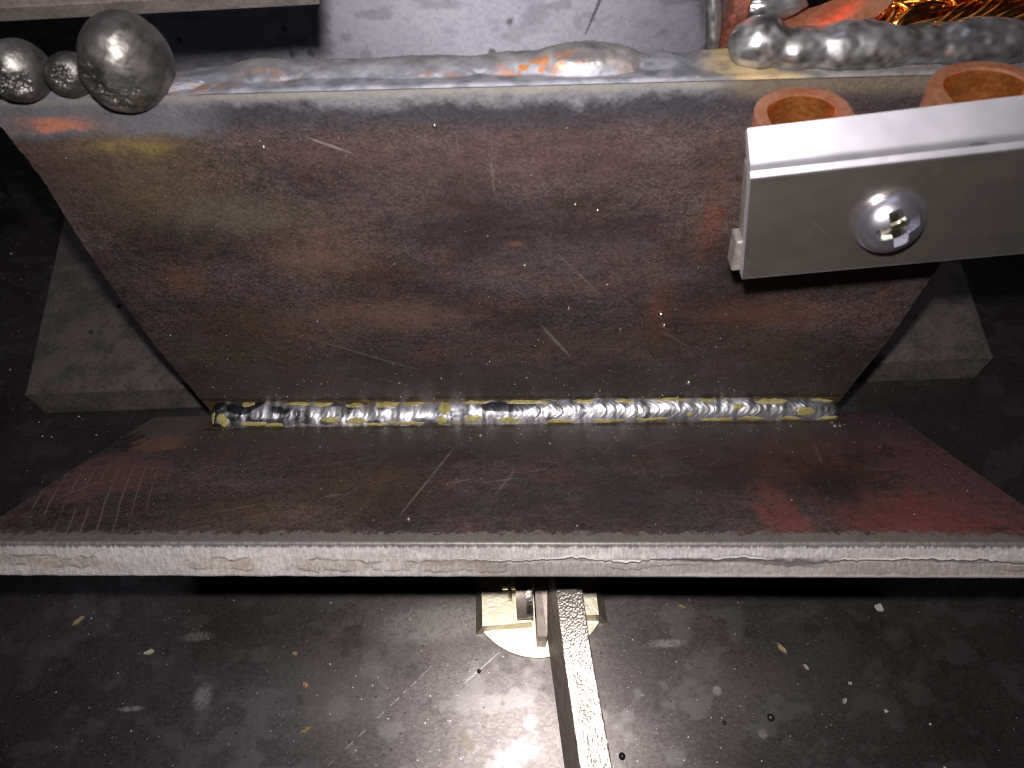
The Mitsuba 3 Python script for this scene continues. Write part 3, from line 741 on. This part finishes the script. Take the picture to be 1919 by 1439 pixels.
# the flange leans back 42 degrees over a small joggle along the bend
arc = [(-.45 - 1.3 * math.sin(a), 15.1 + 1.3 * math.cos(a)) for a in np.linspace(0, 0.84, 8)]
outer = [(arc[-1][0] - 0.74 * 3.5, arc[-1][1] - 0.67 * 3.5)] + arc[::-1] + [(-.3, 16.41), (0.1, 16.43), (0.22, 16.52), (0.5, 16.77), (0.7, 16.91), (1.0, 17.0), (17.6, 17.0), (18.1, 16.7)]
inner = [(18.1, 15.2), (1.6, 15.2), tuple(np.array(outer[0]) + (1.0, -1.1))]
pm = prism(outer + inner, 0.0, 64.0, axis=0)                           # -> (along, down, off)
pv = np.array(trimesh.remesh.subdivide_to_size(pm.vertices, pm.faces, 2.0)[0])
pf = trimesh.remesh.subdivide_to_size(pm.vertices, pm.faces, 2.0)[1]
pv[:, 0] += np.clip(1 - pv[:, 0] / 20, 0, 1) * pv[:, 1] * 0.09
put(E_ + '__bracket', trimesh.Trimesh(pv, pf, process=True), 'mat_chrome', FC, smooth=25)
tag(E_ + '__bracket', 'bent shiny steel clamp bracket with white top flange')
put(E_ + '__jaw_pad', cbox((0.4, 12.4, 12.0), (64, 17.9, 15.1), 0.2), 'mat_pad', FC)
put(E_ + '__end_wall', hexa(np.array([(0.35, 1.2, 12.2), (0.35, 1.2, 15.1), (1.15, 1.2, 15.1), (1.15, 1.2, 12.2)]), np.array([(1.3, 12.3, 12.2), (1.3, 12.3, 15.1), (2.1, 12.3, 15.1), (2.1, 12.3, 12.2)])), 'mat_pad', FC)
# pan-head screw (with its cross slot)
sx, sy = 18.6, 9.6
head = [(0, 0)] + [(4.0, 0), (4.2, .4), (4.25, 1.6)] + [(4.25 * math.cos(a), 1.6 + 3.1 * math.sin(a)) for a in np.linspace(0.08, math.pi / 2, 14)]
head[-1] = (0, head[-1][1])
hm = lathe(head, 64)
hm = m3.Manifold(m3.Mesh(np.array(trimesh.Trimesh(hm.vertices, hm.faces, process=True).vertices, np.float32), np.array(trimesh.Trimesh(hm.vertices, hm.faces, process=True).faces, np.uint32)))
cut = m3.Manifold.batch_hull([m3.Manifold.cube((6.6, 1.9, .02), True).translate((0, 0, 5.0)), m3.Manifold.cube((3.6, 1.3, .02), True).translate((0, 0, 3.2))])
cross = (cut + cut.rotate((0, 0, 90))).rotate((0, 0, 20))
tl = math.radians(17)                                                  # the screw sits a little crooked
FSC = frame(FC([[sx, sy, 16.1]])[0], B1, -B2 * math.cos(tl) - NU * math.sin(tl), NU * math.cos(tl) - B2 * math.sin(tl))
put(E_ + '__screw', hm - cross, 'mat_screw', FSC, smooth=30)
put(E_ + '__screw__cross_recess', (m3.Manifold.batch_hull([m3.Manifold.cube((3.4, 1.2, .3), True).translate((0, 0, 3.1)), m3.Manifold.cube((.8, .5, .1), True).translate((0, 0, 3.5))]) + m3.Manifold.cube((1.2, 3.4, .3), True).translate((0, 0, 3.11))).rotate((0, 0, 20)), 'mat_recess', FSC)
# copper half-tubes between bracket and plate
def half_tube(cx, r, top):
    n = 28
    a = np.linspace(0, math.pi, n)
    out = [(cx + r * math.cos(t), 9.4 - r * math.sin(t)) for t in a]
    inn = [(cx + (r - 1.5) * math.cos(t), 9.4 - (r - 1.5) * math.sin(t)) for t in a[::-1]]
    out = [(cx + r, 12.6)] + out + [(cx - r, 12.6)]
    inn = [(cx - r + 1.5, 12.6)] + inn + [(cx + r - 1.5, 12.6)]
    p = out + inn
    m = trimesh.creation.extrude_polygon(Polygon(p), 6, engine='earcut')
    v = m.vertices
    v = np.stack([v[:, 0], v[:, 2] + top, v[:, 1]], 1)                  # (along, down, off)
    return v, m.faces


for cx, r, top in ((7.2, 5.6, -2.9), (28.4, 6.1, -3.1)):
    v, f = half_tube(cx, r, top)
    k = put(E_ + '__copper_tube', trimesh.Trimesh(v, f, process=False), 'mat_copper', FC, smooth=30)
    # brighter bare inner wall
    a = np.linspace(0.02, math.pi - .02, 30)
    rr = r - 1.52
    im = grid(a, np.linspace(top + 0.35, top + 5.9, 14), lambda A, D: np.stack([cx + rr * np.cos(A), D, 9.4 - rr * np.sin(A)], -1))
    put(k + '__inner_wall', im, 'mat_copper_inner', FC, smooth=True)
# jaw bar and lug behind the frozen lumps
put(E_ + '__copper_jaw', cbox((30.6, HU - 10, -14.6), (33.2, HU + 9.5, -7.6), 0.3), 'mat_jaw', FU)
tag(E_ + '__copper_jaw', 'dark red-brown copper jaw behind the plate')
put(E_ + '__jaw_rim', tube([(30.1, HU - 8, -10.5), (29.7, HU + 1, -10), (29.0, HU + 5, -10.5), (27.8, HU + 9, -12), (26.5, HU + 12, -14)], [1.1, 1.1, 1.2, 1.3, 1.4], 16), 'mat_solder', FU, smooth=40)
# bent copper lug strip
c0 = np.array([[33.5, HU + 3.0, -9.4], [37, HU + 2.2, -9.2], [42, HU + 2.4, -9.2], [47, HU + 3.6, -9.8], [51, HU + 6.0, -11.0], [53, HU + 9, -13]])
ts = np.linspace(0, 5, 40)
cc = np.stack([np.interp(ts, range(6), c0[:, k]) for k in range(3)], 1)
cc = np.array([np.average(cc[max(0, i - 4):i + 5], axis=0) for i in range(40)])
pr = [(-1.1, -3.0), (1.1, -3.0), (1.1, 3.0), (-1.1, 3.0)]
t_ = np.gradient(cc, axis=0); t_ /= np.linalg.norm(t_, axis=1, keepdims=True)
nn_ = np.cross(t_, [0, 0, 1.0]); nn_ /= np.linalg.norm(nn_, axis=1, keepdims=True)
bi_ = np.cross(t_, nn_)
rv = np.stack([cc + nn_ * a + bi_ * b for a, b in pr], 1).reshape(-1, 3)
rf = []
for i in range(39):
    for k in range(4):
        a0, a1 = i * 4 + k, i * 4 + (k + 1) % 4
        rf += [[a0, a1, a1 + 4], [a0, a1 + 4, a0 + 4]]
rf += [[0, 2, 1], [0, 3, 2], [156, 157, 158], [156, 158, 159]]
put(E_ + '__copper_lug', trimesh.Trimesh(rv, np.array(rf), process=False), 'mat_copper', FU, smooth=35)
put(E_ + '__solder_cap', blob((36.5, HU + 5.6, -10.5), 1, 4, .12, .8, 5, (5.0, 2.2, 2.6)), 'mat_solder', FU, smooth=True)
put(E_ + '__solder_cap', blob((44.0, HU + 7.4, -12), 1, 4, .12, .8, 9, (4.6, 1.8, 2.6)), 'mat_copper', FU, smooth=True)
# braided copper strands
def rope(path, R, n, turns, r, seed):
    path = np.array(path, float)
    ts = np.linspace(0, len(path) - 1, 70)
    c = np.stack([np.interp(ts, range(len(path)), path[:, k]) for k in range(3)], 1)
    c = np.array([np.average(c[max(0, i - 7):i + 8], axis=0) for i in range(70)])
    t = np.gradient(c, axis=0); t /= np.linalg.norm(t, axis=1, keepdims=True)
    a = np.cross(t, [0, 0, 1.0]); a /= np.linalg.norm(a, axis=1, keepdims=True)
    b = np.cross(t, a)
    rg = np.random.default_rng(seed)
    for k in range(n):
        ph = 2 * math.pi * k / n + 2 * math.pi * turns * np.linspace(0, 1, 70) + 0.5 * np.sin(np.linspace(0, 9, 70) + rg.uniform(0, 6)) + rg.uniform(-.4, .4)
        rad = R * (1 + 0.28 * np.sin(np.linspace(0, 7 + 4 * rg.random(), 70) + rg.uniform(0, 6)))
        p = c + a * (rad * np.cos(ph))[:, None] + b * (rad * np.sin(ph))[:, None]
        put(E_ + '__copper_strand', tube(p, r * rg.uniform(.85, 1.15), 8), 'mat_braid', FU, smooth=60)


h_ = HU + 0.9
rope([(49.5, h_ + 1.5, -8.5), (52, h_ + 4.5, -11), (50.5, h_ + 11, -15)], 1.5, 13, 0.8, .36, 1)
rope([(51.0, h_ + 2.0, -9.0), (57, h_ + 3.2, -10), (64, h_ + 3.4, -10.5), (71, h_ + 4.5, -10.5), (82, h_ + 5, -11)], 1.7, 15, 1.7, .36, 2)
rope([(53, h_ + 3.0, -12.5), (59, h_ + 5.0, -13), (66, h_ + 5.2, -13.4), (74, h_ + 4.6, -13.5), (84, h_ + 4.0, -13.5)], 1.9, 16, 1.5, .38, 3)
rope([(50.5, h_ + 2.5, -7.6), (56, h_ + 3.0, -8.2), (63, h_ + 2.6, -8.4), (71, h_ + 3.4, -8.6), (82, h_ + 3.6, -8.8)], 1.5, 14, -1.3, .36, 6)
rope([(57, h_ + 5.5, -14.5), (62, h_ + 7.6, -15.4), (68, h_ + 6.8, -15.6), (76, h_ + 6, -15.5), (84, h_ + 6, -15.5)], 1.6, 14, -1.6, .36, 4)

# ------------------------------------------------------------------ clamp under the base plate
Q = 'toggle_clamp'
tag(Q, 'pale steel toggle clamp on the bench under the base plate', 'clamp')
from shapely.geometry import Point, box
disc = Point(3.4, 40.8).buffer(16.6, 32).intersection(box(-9.8, 0, 17.2, 62))
put(Q + '__foot_disc', cat([trimesh.creation.extrude_polygon(g_, h1 - h0, engine='earcut').apply_translation([0, 0, h0]) for g_, h0, h1 in ((disc, .02, 1.5), (disc.buffer(-.35), 1.5, 1.8))]), 'mat_zinc')
put(Q + '__foot_block', hexa(np.array([(-11.2, 30.0, 0.02), (1.6, 30.3, .02), (1.6, 62, .02), (-11.2, 62, .02)]), np.array([(-9.4, 30.6, 5.2), (1.6, 31.0, 5.2), (1.6, 62, 5.2), (-9.4, 62, 5.2)])), 'mat_zinc')
put(Q + '__foot_block', hexa(np.array([(10.0, 31.2, 0.02), (19.0, 30.9, .02), (18.2, 62, .02), (10, 62, .02)]), np.array([(10.0, 31.8, 5.2), (16.6, 31.8, 5.2), (16.6, 62, 5.2), (10, 62, 5.2)])), 'mat_zinc')
ear = [(0, 62), (0, 14)] + [(22 - 22 * math.cos(a) * 0 - 0, 0) for a in ()]
def ear_mesh(x0, x1, y0, y1, z1, r):
    pts = [(y1, 1.9), (y1, z1)] + [(y0 + r - r * math.sin(a), z1 - r + r * math.cos(a)) for a in np.linspace(0, math.pi / 2, 8)] + [(y0 + r * .5, 1.9)]
    return prism(pts, x0, x1, axis=0)
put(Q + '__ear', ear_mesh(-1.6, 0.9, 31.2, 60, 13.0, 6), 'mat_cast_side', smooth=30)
put(Q + '__ear', ear_mesh(0.6, 1.95, 31.0, 60, 14.5, 6), 'mat_cast', smooth=30)
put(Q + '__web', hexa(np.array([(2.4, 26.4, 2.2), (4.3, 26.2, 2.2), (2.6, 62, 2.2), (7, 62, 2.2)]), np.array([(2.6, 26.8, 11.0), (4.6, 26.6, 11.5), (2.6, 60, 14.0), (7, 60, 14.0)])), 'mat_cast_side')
put(Q + '__pin', tube([(-4.5, 39, 8.5), (12, 38.4, 8.5)], 1.6, 20), 'mat_zinc', smooth=40)
put(Q + '__retaining_ring', tube([(-2.9 + 0.0 * a, 39 + 3.4 * math.cos(a), 8.5 + 3.4 * math.sin(a)) for a in np.linspace(0, 2 * math.pi, 40)], 0.35, 8), 'mat_zinc', smooth=60)
put(Q + '__arm', cbox((3.0, 44, 6), (11.5, 58, 16.5), 0.8), 'mat_cast')
# lever handle: flat bar with a sloping left flank, running towards the viewer
ha, hb_ = np.array([7.0, 40.5, 13.0]), np.array([8.6, -22.0, 12.0])
ys = np.linspace(62, -24, 180)
hx = 8.9 - (ys - 3) * 0.066
hw = 6.1 - 0.0175 * (ys - 3)
tz = np.clip((ys - 17) / 24, 0, 1.1)
hz = 10.5 * tz ** 2
hv = []
for y, x, w, z in zip(ys, hx, hw, hz):
    nz = 0.10 * (meshkit.fbm(np.array([[y * 0.9, 0, 0]]), 3, 2)[0] - .5)
    hv.append([(x - 2.4, y, 2.8 + z * .3), (x + nz, y, 11.95 + z), (x + .25 + nz, y, 12.11 + z), (x + w * .27, y, 12.15 + z), (x + w * .36, y, 11.98 + z), (x + w - .3, y, 12.16 + z), (x + w + nz, y, 12.0 + z), (x + w - .2, y, 3.0 + z * .3)])
hv = np.array(hv)
n_, m_ = hv.shape[:2]
f = []
for i in range(n_ - 1):
    for k in range(m_):
        a0, a1 = i * m_ + k, i * m_ + (k + 1) % m_
        f += [[a0, a1, a1 + m_], [a0, a1 + m_, a0 + m_]]
for k in range(1, m_ - 1): f += [[0, k + 1, k], [(n_ - 1) * m_, (n_ - 1) * m_ + k, (n_ - 1) * m_ + k + 1]]
f = np.array(f)
side = (np.arange(len(f)) // 2 % m_ == 0) & (np.arange(len(f)) < (n_ - 1) * m_ * 2)
put(Q + '__handle', trimesh.Trimesh(hv.reshape(-1, 3), f[~side], process=False), 'mat_cast', smooth=35)
tag(Q + '__handle', 'bright sand-cast lever handle running to the bottom edge')
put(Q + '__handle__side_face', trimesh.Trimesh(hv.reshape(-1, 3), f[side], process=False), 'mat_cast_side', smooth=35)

# ------------------------------------------------------------------ crumbs on the bench
def chip(x, y, L, W, rot, colour, label, seed):
    rg = np.random.default_rng(seed)
    a = np.linspace(0, 2 * math.pi, 11, endpoint=False)
    r = 1 + rg.uniform(-.28, .28, 11)
    p = np.stack([np.cos(a) * r * L / 2, np.sin(a) * r * W / 2], 1)
    c, s = math.cos(rot), math.sin(rot)
    p = p @ np.array([[c, s], [-s, c]])
    m = trimesh.creation.extrude_polygon(Polygon(p).buffer(0), 0.35, engine='earcut')
    v = np.array(m.vertices)
    up = v[:, 2] > .1
    v[up, 2] += rg.uniform(-.12, .25, up.sum())
    v[up, :2] *= .8
    k = put('crumb', trimesh.Trimesh(v + [x, y, 0.01], m.faces, process=False), 'mat_chip_' + colour)
    tag(k, label, 'crumb', 'crumbs scattered on the bench')


chip(-104.7, 37.7, 2.6, 1.1, .7, 'tan', 'tan crumb on the dark bench, farthest to the left', 1)
chip(-85.8, 29.9, 2.4, 1.2, .4, 'cream', 'cream flake on the bench, left of a pale smear', 2)
chip(-48.9, 21.4, 1.9, 1.1, -1.0, 'orange', 'orange-brown crumb on the bench left of the handle', 3)
chip(-47.6, 12.6, 2.6, 1.0, .5, 'olive', 'olive green flake on the bench below an orange crumb', 4)
chip(-52.3, 28.0, 1.2, .9, .1, 'tan', 'tiny brown crumb above the orange one', 5)
chip(36.6, 33.7, 2.1, .7, -.4, 'olive', 'yellowish flake on the bench just right of the toggle clamp', 6)
chip(56.8, 23.7, 2.6, 1.0, -1.0, 'tan', 'long tan crumb on the bench right of the handle', 7)
chip(60.9, 19.7, 1.5, .6, -1.1, 'cream', 'slim cream crumb just below a long tan one', 8)
chip(81.4, 31.3, 1.6, 1.9, 1.2, 'white', 'white jagged flake on the bench under the right end of the plate', 9)
chip(67.0, 12.8, 1.2, .7, .9, 'white', 'small white grain on the bench, lower of a close pair', 10)
chip(69.3, 16.1, .8, .7, .9, 'white', 'small white grain on the bench, upper of a close pair', 11)
chip(75.0, 10.5, .9, .7, -.9, 'white', 'white speck on the bench toward the lower right corner', 12)
for (x, y, r, lb) in ((50.5, 10.4, .75, 'dark spatter pellet with a pale halo right of the handle'), (18.5, 4.9, .7, 'dark spatter pellet close beside the handle near the bottom edge'), (40.7, 9.9, .45, 'smaller dark pellet between two larger ones right of the handle'), (-10.6, 22.3, .45, 'dark pellet left of the handle below the clamp foot')):
    k = put('pellet', blob((x, y, r * .75), r, 3, .08, 1, 3), 'mat_ball_dark', smooth=True)
    tag(k, lb, 'pellet', 'spatter pellets on the bench')
ms = []
for i in range(230):
    x, y, r = rng.uniform(-115, 105), rng.uniform(-5, 42), 0.05 + min(rng.exponential(0.05), .22)
    ms.append(trimesh.Trimesh(ico.vertices * [r, r, r * .6] + [x, y, r * .4], ico.faces, process=False))
for i in range(160):
    x, y, r = rng.uniform(-190, -95), rng.uniform(45, 175), 0.08 + min(rng.exponential(0.07), .3)
    ms.append(trimesh.Trimesh(ico.vertices * [r, r, r * .6] + [x, y, r * .4], ico.faces, process=False))
put('grit', cat(ms), 'mat_chip_white')
tag('grit', 'fine pale grit strewn over the bench', 'grit', kind='stuff')
